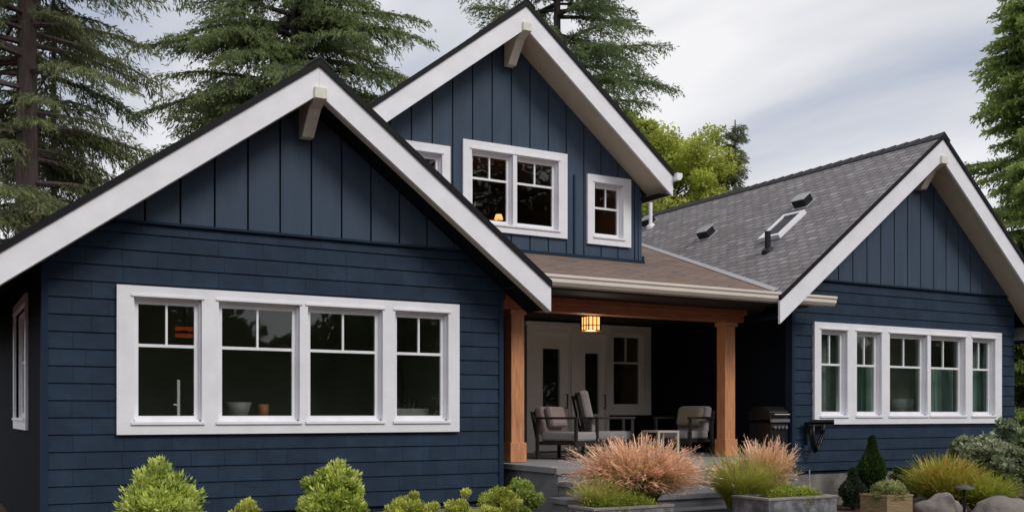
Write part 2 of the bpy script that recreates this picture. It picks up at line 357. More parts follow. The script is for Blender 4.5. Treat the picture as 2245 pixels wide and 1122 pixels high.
def gable_hp(G, off=.12):
    ax, az, sl, sr = G[:4]
    return [(-sl, 1, az-off-sl*ax), (sr, 1, az-off+sr*ax)]
# openings (x0,x1,z0,z1)
OP_L = [(1.93, 5.92, 1.37, 2.84)]; OP_R = [(12.55, 17.13, 1.43, 2.90)]
OP_U = [(7.30, 9.04, 4.47, 5.66), (9.62, 10.33, 4.43, 5.39), (6.05, 6.9, 4.47, 5.50)]
# front walls
for key, ops, zb, belt, lap0 in (('left', OP_L, .33, 3.655, 2.95), ('right', OP_R, .58, 3.695, 2.95)):
    G = GAB[key]; x0, x1, yw = G[8], G[9], G[7]
    hp = gable_hp(G, .36)
    b = MB(); z = lap0-ROW*16
    while z < belt:
        za, zb_ = max(z, zb), min(z+ROW, belt)
        if zb_ > zb+.02: clad(b, [(x0+.0, x1-.0, za, zb_)], ops, hp, yw, .03, wedge=.014)
        z += ROW
    b.build('lap_siding', M['lap'], H)
    s = MB(); clad(s, [(x0, x1, zb-.05, 6.3)], ops, hp, yw+.031, .09)
    s.build('sheathing', M['lapside'], H)
    # vertical boards in the gable with thin gaps
    bb = MB(); pitch, ph = (.385, 2.11) if key == 'left' else (.336, 13.35)
    x = ph-pitch*8; rects = []
    while x < x1:
        rects.append((max(x+.011, x0+.1), min(x+pitch-.011, x1-.1), belt+.0, 6.4)); x += pitch
    clad(bb, [r for r in rects if r[1] > r[0]], [], hp, yw-.035, .05)
    bb.build('gable_boards', M['board'], H)
    tb = MB(); hp2 = gable_hp(G, .36); clad(tb, [(x0+.1, x1-.1, belt-.03, belt-.004)], [], hp2, yw-.05, .07)
    tb.build('belt_trim', M['lapside'], H)
    f = MB(); f.box(x0+.03, x1-.03, yw+.045, yw+.14, 0, zb+.02); f.build('foundation', M['found'], H)
G = GAB['upper']; bb = MB(); x = 7.05-.3475*6; rects = []
while x < 10.64: rects.append((max(x+.011, 5.4), min(x+.3475-.011, 10.64), 4.0, 8)); x += .3475
clad(bb, rects, OP_U, gable_hp(G, .36), 14.2, .03); bb.build('gable_boards', M['board'], H)
s = MB(); clad(s, [(5.4, 10.64, 3.9, 8)], OP_U, gable_hp(G, .36), 14.226, .09); s.build('sheathing', M['lapside'], H)
cb_ = MB(); cb_.box(10.60, 10.665, 14.185, 14.28, 4.02, 5.3); cb_.build('corner_board', M['board'], H)
cb_ = MB(); cb_.box(9.27, 9.30, 14.18, 14.199, 4.05, 5.45); cb_.build('batten', M['lapside'], H)
for cx in (1.055, 6.64):
    cb_ = MB(); cb_.box(cx, cx+.065, 11.972, 12.12, .3, 3.25 if cx < 2 else 3.1); cb_.build('corner_board', M['lapside'], H)
cb_ = MB(); cb_.box(11.985, 12.05, 11.972, 12.12, .55, 3.5); cb_.build('corner_board', M['lapside'], H)

# windows -------------------------------------------------------------
def window(fn, o, units, ztop, zbot, bar, casing_top, sill=True, label=None, glass='glass', parent=H, cas='white', deep=.07, head=.05):
    """o: outer casing (u0,u1,z0,z1); units: (u0,u1) openings; depth d: 0 at the wall face, positive outwards. fn(u,d,z)->world"""
    u0, u1, z0, z1 = o
    mb = MB(); P = .032
    us = [u0]+[v for un in units for v in un]+[u1]
    mb.box(u0, u1, -.03, P, zbot-(zbot-z0), zbot)           # bottom casing
    mb.box(u0, u1, -.03, P, ztop, z1)                       # head casing
    for i in range(0, len(us), 2): mb.box(us[i], us[i+1], -.03, P-.0, zbot, ztop)
    # little sill and head moulding on every unit
    for a, b in units:
        mb.box(a-.03, b+.03, P, P+.022, zbot-.035, zbot-.005)
        mb.box(a-.03, b+.03, P, P+.016, ztop+.006, ztop+.03)
        # jamb liners going in
        mb.box(a, a+.018, -.14, -.03, zbot, ztop); mb.box(b-.018, b, -.14, -.03, zbot, ztop)
        mb.box(a, b, -.14, -.03, ztop-.018, ztop); mb.box(a, b, -.14, -.03, zbot, zbot+.018)
    mb.map(fn); W = mb.build('window', M[cas], parent)
    if label: W['label'] = label
    for a, b in units:
        s_ = MB(); e_ = .045; A, B, Z0, Z1 = a+.018, b-.018, zbot+.018, ztop-.018; d0, d1 = -deep-.04, -deep
        s_.box(A, A+e_, d0, d1, Z0, Z1); s_.box(B-e_, B, d0, d1, Z0, Z1)
        s_.box(A+e_, B-e_, d0, d1, Z0, Z0+e_); s_.box(A+e_, B-e_, d0, d1, Z1-head, Z1)
        if bar:
            s_.box(A+e_, B-e_, d0, d1-.003, bar-.017, bar+.017)
            c = (A+B)/2; s_.box(c-.012, c+.012, d0, d1-.006, bar+.017, Z1-head)
        s_.map(fn); S = s_.build('sash', M[cas], W)
        p = MB(); p.box(A+.02, B-.02, d0+.015, d0+.025, Z0+.02, Z1-.02); p.map(fn); p.build('pane', M[glass], S)
    return W
front = lambda Y: (lambda u, d, z: (u, Y-d, z))
window(front(11.975), (1.81, 6.03, 1.27, 2.925), [(1.99, 2.73), (2.92, 3.885), (3.985, 4.955), (5.125, 5.87)], 2.80, 1.415, 2.27, None, label='long four-part white window')
window(front(11.975), (12.45, 17.24, 1.33, 2.99), [(12.60, 13.20), (13.42, 14.02), (14.22, 15.18), (15.27, 16.21), (16.40, 17.05)], 2.87, 1.475, 2.31, None, glass='glasst', label='five-part white window')
window(front(14.185), (7.21, 9.13, 4.37, 5.76), [(7.36, 8.10), (8.17, 8.96)], 5.62, 4.50, 5.20, None, label='double white window')
window(front(14.185), (9.53, 10.42, 4.33, 5.49), [(9.67, 10.26)], 5.36, 4.47, 4.96, None, label='small single white window')
window(front(14.185), (6.00, 6.99, 4.37, 5.61), [(6.14, 6.85)], 5.47, 4.50, 5.05, None, label='small white window partly behind the lower roof')
window(lambda u, d, z: (1.07-d, u, z), (13.8, 15.9, 1.30, 2.98), [(13.95, 15.75)], 2.85, 1.45, 2.2, None, label='white window on the shaded side wall')

# brackets ------------------------------------------------------------
for ax, yo, yw, zt_, zl_ in ((3.95, 11.36, 12.0, 5.27, 4.80), (14.95, 11.41, 12.0, 5.86, 5.38), (8.02, 13.56, 14.2, 7.52, 7.0)):
    b = MB()
    b.prismX([(yo, zt_), (yo, zt_-.13), (yo+.22, zt_-.20), (yw-.16, zl_), (yw-.03, zl_), (yw-.03, zt_)], ax-.075, ax+.075)
    b.build('bracket', M['bracket'], H, bevel=.008)

# porch roof ----------------------------------------------------------
PS = .28; pz = lambda y: 3.36+PS*(y-11.6)
outl = [(6.95, 11.6), (11.9, 11.6), (11.9, 12.3), (14.6, 19.5), (4.2, 19.5), (4.2, 15), (6.0, 12.3), (6.95, 12.3)]
b = MB(); kk = math.sqrt(1+PS*PS)
b.solid([(x, y, pz(y)-.09) for x, y in outl], [(x, y, pz(y)) for x, y in outl], 1, 0, [(x, (y-11.6)*kk) for x, y in outl])
b.build('roof', [M['roofbrown'], M['edge']], H)['label'] = 'low brown weathered porch roof'
# valley metal where the porch roof meets the right wing
GR = GAB['right']; v = MB()
def vpt(y): z = pz(y); return (GR[0]-(GR[1]-z)/GR[2], y, z)
ya, yb_ = 11.62, 19.3; A, B = Vector(vpt(ya)), Vector(vpt(yb_)); k1 = .055
v.solid([A+Vector((-k1, 0, .004)), A+Vector((k1, 0, .004+k1*.785)), B+Vector((k1, 0, .004+k1*.785)), B+Vector((-k1, 0, .004))],
        [A+Vector((-k1, 0, .016)), A+Vector((k1, 0, .016+k1*.785)), B+Vector((k1, 0, .016+k1*.785)), B+Vector((-k1, 0, .016))])
v.build('valley_flashing', M['mortar'], H)
fl = MB(); fl.box(6.0, 10.70, 14.14, 14.18, pz(14.16)-.02, pz(14.16)+.05); fl.box(10.67, 10.72, 14.18, 18, pz(14.2), pz(14.2)+.12); fl.build('wall_flashing', M['lapside'], H)
# gutters
b = MB(); gy = 11.6; prof = [(gy-.02, 3.20), (gy-.085, 3.20), (gy-.125, 3.245), (gy-.125, 3.29), (gy-.145, 3.31), (gy-.145, 3.345), (gy-.12, 3.345), (gy-.12, 3.33), (gy-.02, 3.33)]
b.prismX(prof, 6.95, 12.44); b.build('gutter', M['gutter'], H, bevel=.003)
b = MB(); b.box(6.97, 12.30, 11.585, 11.62, 3.19, 3.34); b.build('eave_fascia', M['gutter'], H)
def side_gutter(xe, ze, y0, y1, sg):
    b = MB(); pr = [(0, -.12), (.07, -.12), (.115, -.07), (.115, 0), (.0, 0)]
    b.prismY([(xe+sg*x, ze+z) for x, z in pr], y0, y1); b.build('gutter', M['white'], H)
side_gutter(10.885, 5.53, 13.50, 21.5, 1); side_gutter(5.155, 5.62, 13.7, 21.5, -1)
side_gutter(.295, 2.92, 11.6, 20.5, -1); side_gutter(18.355, 3.19, 11.6, 22, 1)
# porch ceiling, beam, posts
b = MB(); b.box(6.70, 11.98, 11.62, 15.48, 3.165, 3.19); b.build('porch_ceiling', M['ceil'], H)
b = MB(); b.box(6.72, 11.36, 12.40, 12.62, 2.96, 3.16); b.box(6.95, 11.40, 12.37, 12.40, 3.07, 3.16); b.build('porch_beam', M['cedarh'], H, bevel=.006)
FZ = .82
for x in (7.06, 10.96):
    b = MB(); x1 = x+.25; y0, y1 = 12.40, 12.62
    b.box(x+.02, x1-.02, y0+.02, y1, FZ, 2.955)
    b.box(x-.006, x1+.006, y0-.006, y1+.02, FZ+.004, FZ+.28)
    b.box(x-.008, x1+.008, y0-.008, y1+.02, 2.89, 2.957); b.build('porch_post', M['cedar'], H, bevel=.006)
# porch floor and steps
b = MB(); b.box(6.90, 11.98, 11.95, 15.5, .74, FZ); b.box(6.90, 10.95, 10.95, 11.95, .74, FZ); b.build('porch_floor', M['conc'], H, bevel=.008)
b = MB(); b.box(6.95, 11.93, 12.0, 15.5, .0, .74); b.box(6.95, 10.9, 11.0, 12.0, 0, .74); b.build('porch_base', M['stair'], H)
b = MB(); b.box(6.92, 10.72, 10.60, 10.995, .585, .65); b.box(6.96, 10.68, 10.64, 10.995, 0, .585); b.build('step', M['stair'], H, bevel=.005)
b = MB(); b.box(6.60, 10.72, 10.25, 10.635, .415, .48); b.box(6.64, 10.68, 10.29, 10.635, 0, .415); b.build('step', M['stair'], H, bevel=.005)
b = MB(); b.box(6.60, 10.72, 9.90, 10.285, .245, .31); b.box(6.64, 10.68, 9.94, 10.285, 0, .245); b.build('step', M['stair'], H, bevel=.005)
# porch back wall with white door unit
YB = 15.5
b = MB(); clad(b, [(6.69, 12.0, .3, 3.3)], [(9.22, 11.86, FZ, 3.12)], [], YB, .1); b.build('wall', M['shadedark'], H)
def door(x0, x1, g0, g1, gz0, gz1, label=None):
    d = MB()
    for q in minus((x0, x1, FZ+.02, 2.95), [(g0, g1, gz0, gz1)]): d.box(q[0], q[1], YB-.015, YB+.04, q[2], q[3])
    for a, b_, c, e_ in ((g0-.03, g0, gz0-.03, gz1+.03), (g1, g1+.03, gz0-.03, gz1+.03), (g0, g1, gz0-.03, gz0), (g0, g1, gz1, gz1+.03)): d.box(a, b_, YB-.03, YB-.015, c, e_)
    D = d.build('door', M['whitedoor'], H, bevel=.003)
    p = MB(); p.box(g0, g1, YB+.01, YB+.02, gz0, gz1); p.build('pane', M['glass'], D)
    h = MB(); h.tube([(x1-.07, YB-.02, 1.85), (x1-.07, YB-.075, 1.85), (x1-.07, YB-.075, 1.60), (x1-.07, YB-.02, 1.60)], .011); h.build('handle', M['black'], D)
    if label: D['label'] = label
    return D
door(9.25, 10.02, 9.46, 9.82, .98, 2.66, 'full-length glazed white door')
door(10.16, 10.84, 10.36, 10.67, 1.5, 2.60, 'half-glazed white door')
b = MB(); b.box(9.10, 9.25, YB-.09, YB+.06, FZ, 3.13); b.box(10.02, 10.16, YB-.11, YB+.06, FZ, 3.13); b.box(9.25, 10.02, YB-.09, YB+.06, 2.95, 3.13); b.box(10.16, 10.84, YB-.09, YB+.06, 2.95, 3.13)
b.box(10.0, 10.03, YB-.05, YB-.03, FZ, 2.95); b.box(9.06, 10.90, YB-.12, YB-.03, 3.05, 3.12); b.box(10.79, 10.845, YB-.10, YB+.0, FZ, 3.05)
b.build('door_frame', M['whitedoor'], H, bevel=.004)
window(front(YB-.0), (10.845, 11.85, 1.48, 3.13), [(10.99, 11.70)], 2.99, 1.62, 2.45, None, cas='whitedoor', label='white porch window')
b = MB(); b.box(10.84, 11.86, YB+.0, YB+.05, FZ, 1.48); b.build('wall', M['shadedark'], H)

# roof fittings on the right wing --------------------------------------
def onroof(x, y, lift=0): return Vector((x, y, GR[1]-GR[2]*(GR[0]-x)))+Vector((-GR[2], 0, 1)).normalized()*lift
sx = Vector((1, 0, GR[2])).normalized(); sy = Vector((0, 1, 0)); sn = Vector((-GR[2], 0, 1)).normalized()
def roofbox(mb, x, y, a0, a1, b0, b1, h0, h1, mi=0):
    o = Vector((x, y, GR[1]-GR[2]*(GR[0]-x))); P = lambda a, b_, h: o+sx*a+sy*b_+sn*h
    mb.solid([P(a0, b0, h0), P(a1, b0, h0), P(a1, b1, h0), P(a0, b1, h0)], [P(a0, b0, h1), P(a1, b0, h1), P(a1, b1, h1), P(a0, b1, h1)], mi)
for x, y in ((13.70, 13.40), (13.38, 15.65), (14.50, 19.0)):
    b = MB(); roofbox(b, x, y, -.10, .11, -.15, .15, .012, .15, 1); roofbox(b, x, y, -.12, .13, -.165, .165, .15, .165, 0); roofbox(b, x, y, -.17, .15, -.2, .2, .004, .012, 0)
    b.build('roof_vent', [M['alum'], M['black']], H, bevel=.006)
b = MB()
for q in ((-.40, .40, -.26, -.19), (-.40, .40, .19, .26), (-.40, -.33, -.19, .19), (.33, .40, -.19, .19)): roofbox(b, 13.06, 13.27, q[0], q[1], q[2], q[3], .005, .085)
SK = b.build('skylight', M['white'], H, bevel=.005)
b = MB(); roofbox(b, 13.06, 13.27, -.33, .33, -.19, .19, .02, .06); b.build('pane', M['black'], SK)
for x, y, hh, m, r_ in ((12.44, 13.0, .34, 'black', .05), (14.35, 18.75, .55, 'white', .04)):
    b = MB(); o = onroof(x, y); b.tube([o, o+Vector((0, 0, hh))], r_, 14); b.tube([o+Vector((0, 0, .0))+sn*.0, o+sn*.06], [r_+.07, r_+.03], 14); b.build('vent_pipe', M[m], H, smooth=False)

# dark interiors --------------------------------------------------------
def room(x0, x1, y0, y1, z0, z1, m, open_front=True):
    b = MB(); t = .04
    b.box(x0, x1, y0, y1, z0-t, z0); b.box(x0, x1, y0, y1, z1, z1+t); b.box(x0, x1, y1, y1+t, z0, z1)
    b.box(x1-t, x1, y0, y1, z0, z1)
    if x0 > 1.3: b.box(x0, x0+t, y0, y1, z0, z1)
    b.build('room_lining', M[m], H)
room(1.2, 6.55, 12.13, 14.8, .82, 3.02, 'dark'); room(12.12, 17.56, 12.13, 13.3, .82, 3.05, 'darkr'); room(5.52, 10.5, 14.33, 18, 4.12, 5.85, 'darkw'); room(7.0, 11.95, 15.62, 18, .8, 3.16, 'dark')

# ------------------------------------------------------------------ things inside, seen through the glass
def pot(name, label, cat, x, y, z, r0, r1, h, m, n=24):
    t = MB(); t.lathe([(r0*.9, 0), (r0, .01), (r1, h), (r1-.015, h), (r0*.85, .04)], (x, y, z), n)
    return tag(t.build(name, M[m], smooth=True), label, cat)
b = MB(); b.box(0, 5.0, -.28, .28, 0, .05); b.box(0, 5.0, -.26, .26, -.60, 0)
b.map(lambda x, y, z: (x+1.45, y+12.45, z+1.42)); tag(b.build('counter', M['dark']), 'dark counter running behind the long left window', 'counter')
pot('bowl', 'pale round bowl on the counter in the second pane of the long left window', 'bowl', 3.28, 12.42, 1.47, .10, .15, .17, 'dimpot')
pot('vase', 'copper vase on the counter beside the pale bowl', 'vase', 3.58, 12.42, 1.47, .06, .065, .15, 'dimcopper')
t = thing('window_planter', 'long pale planter of dark sprigs in the right pane of the long left window', 'planter', (5.5, 12.42, 1.47))
b = MB(); b.box(5.22, 5.78, 12.34, 12.5, 1.47, 1.57); b.build('trough', M['greyc'], t, bevel=.01)
b = MB()
for i in range(26):
    x = random.uniform(5.26, 5.74); b.tube([(x, 12.42, 1.56), (x+random.uniform(-.06, .06), 12.42+random.uniform(-.05, .05), 1.56+random.uniform(.06, .16))], [.006, .002], 4)
b.build('sprigs', M['barkd'], t)
t = thing('faucet', 'tall white faucet in the leftmost pane of the long left window', 'faucet', (2.58, 12.4, 1.47))
b = MB(); b.tube([(2.56, 12.38, 1.47), (2.56, 12.38, 1.90)], .018, 10); b.build('column', M['white'], t)
b = MB(); b.tube([(2.56, 12.38, 1.60), (2.50, 12.36, 1.61)], .010, 8); b.build('spout', M['white'], t)
t = thing('pendant_lamp', 'dim red glowing slatted lamp behind the leftmost pane of the long window', 'lamp', (2.8, 13.2, 3.0))
b = MB()
for z in (2.46, 2.545): b.box(2.70, 2.90, 13.17, 13.27, z, z+.045)
b.build('slats', M['red'], t)
b = MB(); b.box(2.795, 2.805, 13.215, 13.225, 2.59, 3.02); b.box(2.76, 2.84, 13.19, 13.25, 2.505, 2.545); b.build('hanger', M['black'], t)
t = thing('candle_lamp', 'small orange glowing lamp behind the upper double window', 'lamp', (8.0, 14.9, 4.5))
b = MB(); b.lathe([(.05, 0), (.02, .03), (.015, .16)], (8.25, 14.9, 4.58), 12); b.build('stem', M['copper'], t)
b = MB(); b.lathe([(.075, 0), (.05, .08)], (8.25, 14.9, 4.73), 14); b.build('shade', M['glow'], t)
b = MB(); b.box(7.9, 8.6, 14.7, 15.1, 4.16, 4.58); tag(b.build('cabinet', M['darkw']), 'low brown cabinet behind the upper double window', 'cabinet')
b = MB(); b.lathe([(.05, 0), (.012, .03), (.012, .42), (.03, .45)], (7.75, 14.8, 4.5), 10)
tag(b.build('candlestick', M['tabw']), 'thin pale candlestick behind the left pane of the upper double window', 'candlestick')
# right wing: curtains, sofa back and white pot
def curtain(x0, x1, y, z0, z1, m, label):
    b = MB(); n = int((x1-x0)/.03); pts = [(x0+(x1-x0)*i/n, y+.02*math.sin(i*1.7)) for i in range(n+1)]
    for (a, ya_), (c, yc) in zip(pts, pts[1:]): b.solid([(a, ya_, z0), (c, yc, z0), (c, yc+.008, z0), (a, ya_+.008, z0)], [(a, ya_, z1), (c, yc, z1), (c, yc+.008, z1), (a, ya_+.008, z1)])
    tag(b.build('curtain', M[m]), label, 'curtain', 'curtains in the right window')
curtain(12.95, 13.32, 12.28, 1.0, 2.9, 'greyc', 'pale grey curtain edge behind the leftmost pane of the right window')
curtain(13.5, 14.35, 12.40, 1.0, 2.36, 'teal', 'teal curtain behind the second pane of the right window')
curtain(15.55, 16.42, 12.38, 1.0, 2.36, 'teal', 'dark teal curtain behind the fourth pane of the right window')
curtain(16.6, 17.4, 12.25, 1.0, 2.95, 'teal', 'teal curtain filling the rightmost pane of the right window')
pot('flower_pot', 'pale round pot standing behind the middle pane of the right window', 'pot', 15.15, 12.5, 1.45, .2, .23, .32, 'greyc')
b = MB(); b.box(12.3, 17.4, 12.3, 12.72, .83, 1.45); tag(b.build('sideboard', M['dark']), 'dark low sideboard under the right window inside', 'sideboard')

# ------------------------------------------------------------------ porch things
t = thing('porch_lantern', 'square glowing lantern on the porch ceiling', 'lamp', (8.72, 12.9, 3.165)); lx, ly = 8.74, 12.9
b = MB(); b.box(lx-.07, lx+.07, ly-.07, ly+.07, 3.12, 3.164); b.box(lx-.015, lx+.015, ly-.015, ly+.015, 2.98, 3.12); b.build('ceiling_mount', M['black'], t)
b = MB(); hw = .108
b.box(lx-hw-.01, lx+hw+.01, ly-hw-.01, ly+hw+.01, 2.965, 2.98); b.box(lx-hw-.01, lx+hw+.01, ly-hw-.01, ly+hw+.01, 2.755, 2.768)
for i in range(4):
    u = -hw+2*hw*i/3
    for sg in (-1, 1):
        b.box(lx+u-.007, lx+u+.007, ly+sg*hw-.007, ly+sg*hw+.007, 2.768, 2.965); b.box(lx+sg*hw-.007, lx+sg*hw+.007, ly+u-.007, ly+u+.007, 2.768, 2.965)
b.box(lx-hw, lx+hw, ly-hw-.006, ly-hw+.006, 2.83, 2.843); b.box(lx-hw-.006, lx-hw+.006, ly-hw, ly+hw, 2.83, 2.843)
b.build('cage', M['copper'], t)
b = MB(); b.box(lx-hw+.012, lx+hw-.012, ly-hw+.012, ly+hw-.012, 2.77, 2.963); b.build('glass', M['lampg'], t)
pl = bpy.data.lights.new('lantern_bulb', 'POINT'); pl.energy = 10; pl.color = (1, .76, .50); pl.shadow_soft_size = .12
plo = bpy.data.objects.new('lantern_bulb', pl); C.objects.link(plo); plo.parent = t; plo.location = (0.02, -.0, -.48)

def armchair(loc, rz, label, mback, mseat, pillow=None, tall=.98):
    t = thing('armchair', label, 'armchair', loc, rz, 'porch armchairs')
    bx = lambda *a: a
    def part(name, boxes, m, bev=.0, tilt=None, sub=0):
        b = MB()
        for q in boxes: b.box(*q)
        if tilt: 
            y0, z0, an = tilt; c, s = math.cos(an), math.sin(an)
            b.map(lambda x, y, z: (x, y0+(y-y0)*c+(z-z0)*s, z0-(y-y0)*s+(z-z0)*c))
        return b.build(name, M[m], t, bevel=bev, world=False)
    # faces -y ; width along x
    for sx_ in (-1, 1):
        for y in (-.32, .34): part('leg', [(sx_*.33-.022, sx_*.33+.022, y-.022, y+.022, 0, .60 if y < 0 else .62)], 'wood_d', .004)
        part('armrest', [(sx_*.33-.035, sx_*.33+.035, -.36, .38, .60, .635)], 'wood_d', .006)
    part('frame', [(-.31, .31, -.33, .36, .22, .27), (-.31, .31, -.345, -.31, .20, .28)], 'wood_d', .004)
    part('back_frame', [(-.31, -.27, .34, .375, .25, tall-.05), (.27, .31, .34, .375, .25, tall-.05), (-.27, .27, .34, .375, tall-.12, tall-.05), (-.27, .27, .34, .375, .45, .5)], 'wood_d', .004, (.34, .25, .22))
    part('seat_cushion', [(-.29, .29, -.34, .30, .275, .41)], mseat, .035)
    part('back_cushion', [(-.28, .28, .19, .33, .36, tall)], mback, .04, (.34, .25, .22))
    if pillow: part('pillow', [(-.24, .22, .04, .17, .42, .74)], pillow, .05, (.34, .25, .28))
    return t
armchair((9.30, 13.25, FZ), R(66), 'dark armchair with a tall pale back cushion leaning left, in front of the half-glazed door', 'cush', 'cush', None, 1.04)
armchair((8.38, 12.98, FZ), R(28), 'dark low-backed armchair with a pink pillow, in front of the full-length glazed door', 'cushp', 'cush', 'cushp', .78)
armchair((10.82, 13.25, FZ), R(-72), 'dark armchair with a grey seat and beige pillow, next to the right porch post', 'cush', 'cush', 'cushb', .80)
def side_table(loc, w_, d_, h_, m, label, rz=0):
    t = thing('side_table', label, 'table', loc, rz, 'porch side tables')
    b = MB(); b.box(-w_/2, w_/2, -d_/2, d_/2, h_-.03, h_); b.build('table_top', M[m], t, bevel=.006, world=False)
    for sx_ in (-1, 1):
        for sy_ in (-1, 1):
            b = MB(); x, y = sx_*(w_/2-.022), sy_*(d_/2-.022); b.box(x-.018, x+.018, y-.018, y+.018, 0, h_-.03); b.build('leg', M[m], t, world=False)
side_table((9.95, 12.75, FZ), .42, .42, .42, 'tabw', 'pale wooden side table beside the tall-backed armchair')
side_table((10.35, 14.55, FZ), .5, .4, .34, 'cush', 'low white side table between the two armchairs, farther back')
t = thing('grill', 'black barbecue grill with a steel handle at the corner of the dark porch wall', 'grill', (11.72, 12.28, FZ))
b = MB(); b.box(11.55, 11.92, 12.0, 12.5, FZ+.10, 1.36); b.build('cabinet', M['black'], t, bevel=.01)
b = MB(); b.prismX([(12.0, 1.40), (12.5, 1.40), (12.5, 1.54), (12.38, 1.62), (12.12, 1.62), (12.0, 1.54)], 11.53, 11.94); b.build('lid', M['black'], t, bevel=.02)
b = MB(); b.box(11.54, 11.93, 11.97, 12.0, 1.37, 1.42); b.tube([(11.58, 11.95, 1.49), (11.9, 11.95, 1.49)], .014, 8); b.build('handle', M['steel'], t)
b = MB()
for x in (11.61, 11.69, 11.77, 11.85): b.tube([(x, 12.0, 1.29), (x, 11.955, 1.29)], .026, 12)
b.build('knobs', M['steel'], t)
for x in (11.58, 11.88):
    for y in (12.04, 12.46):
        b = MB(); b.tube([(x, y, FZ), (x, y, FZ+.12)], .025, 8); b.build('leg', M['black'], t)

t = thing('hose_hanger', 'black hose hanger with a drooping loop under the left end of the right window', 'hose holder', (12.4, 11.93, 1.2))
b = MB(); b.box(12.2, 12.74, 11.80, 11.93, 1.33, 1.37); b.box(12.2, 12.74, 11.80, 11.815, 1.30, 1.41); b.box(12.25, 12.29, 11.93, 11.975, 1.0, 1.33); b.build('shelf', M['black'], t, bevel=.004)
b = MB(); pts = [(12.26, 11.84, 1.32), (12.26, 11.84, 1.15), (12.30, 11.84, .98), (12.345, 11.84, .90), (12.40, 11.84, .98), (12.48, 11.84, 1.12), (12.50, 11.84, 1.22), (12.49, 11.84, 1.32)]
b.tube(pts, .030, 10); b.tube([(p[0]+.01, p[1]-.04, p[2]+.015) for p in pts], .024, 10); b.build('hose', M['black'], t, smooth=True)
b = MB()
for p in ((12.0, 11.66, 0), (12.12, 11.62, 0), (12.06, 11.74, 0)): b.tube([p, (12.06, 11.68, .42), ], .009, 6)
b.tube([(12.06, 11.68, .40), (12.06, 11.68, .62)], .010, 6)
tag(b.build('plant_stake', M['alum']), 'thin pale tripod stake in front of the right wing corner', 'stake')

# ------------------------------------------------------------------ vegetation helpers
def unit(n):
    v_ = RNG.normal(size=(n, 3)); return v_/np.linalg.norm(v_, axis=1, keepdims=True)
def quads(P, D, Nn, ln, wd):
    """leaf rhombs: centre-base P, direction D, side vector from Nn"""
    D = D/np.linalg.norm(D, axis=1, keepdims=True); S = np.cross(D, Nn); S /= (np.linalg.norm(S, axis=1, keepdims=True)+1e-9)
    ln = np.asarray(ln).reshape(-1, 1); wd = np.asarray(wd).reshape(-1, 1)
    V = np.stack([P, P+D*ln*.45+S*wd, P+D*ln, P+D*ln*.45-S*wd], axis=1).reshape(-1, 3)
    F = np.arange(len(V)).reshape(-1, 4); return V, F
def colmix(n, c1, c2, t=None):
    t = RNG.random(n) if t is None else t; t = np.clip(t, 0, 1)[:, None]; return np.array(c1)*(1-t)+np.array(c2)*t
def limb_mesh(b, p0, p1, r0, r1, n=6, bow=.0):
    p0, p1 = Vector(p0), Vector(p1); m = (p0+p1)/2+Vector((0, 0, bow)); b.tube([p0, m, p1], [r0, (r0+r1)/2, r1], n)

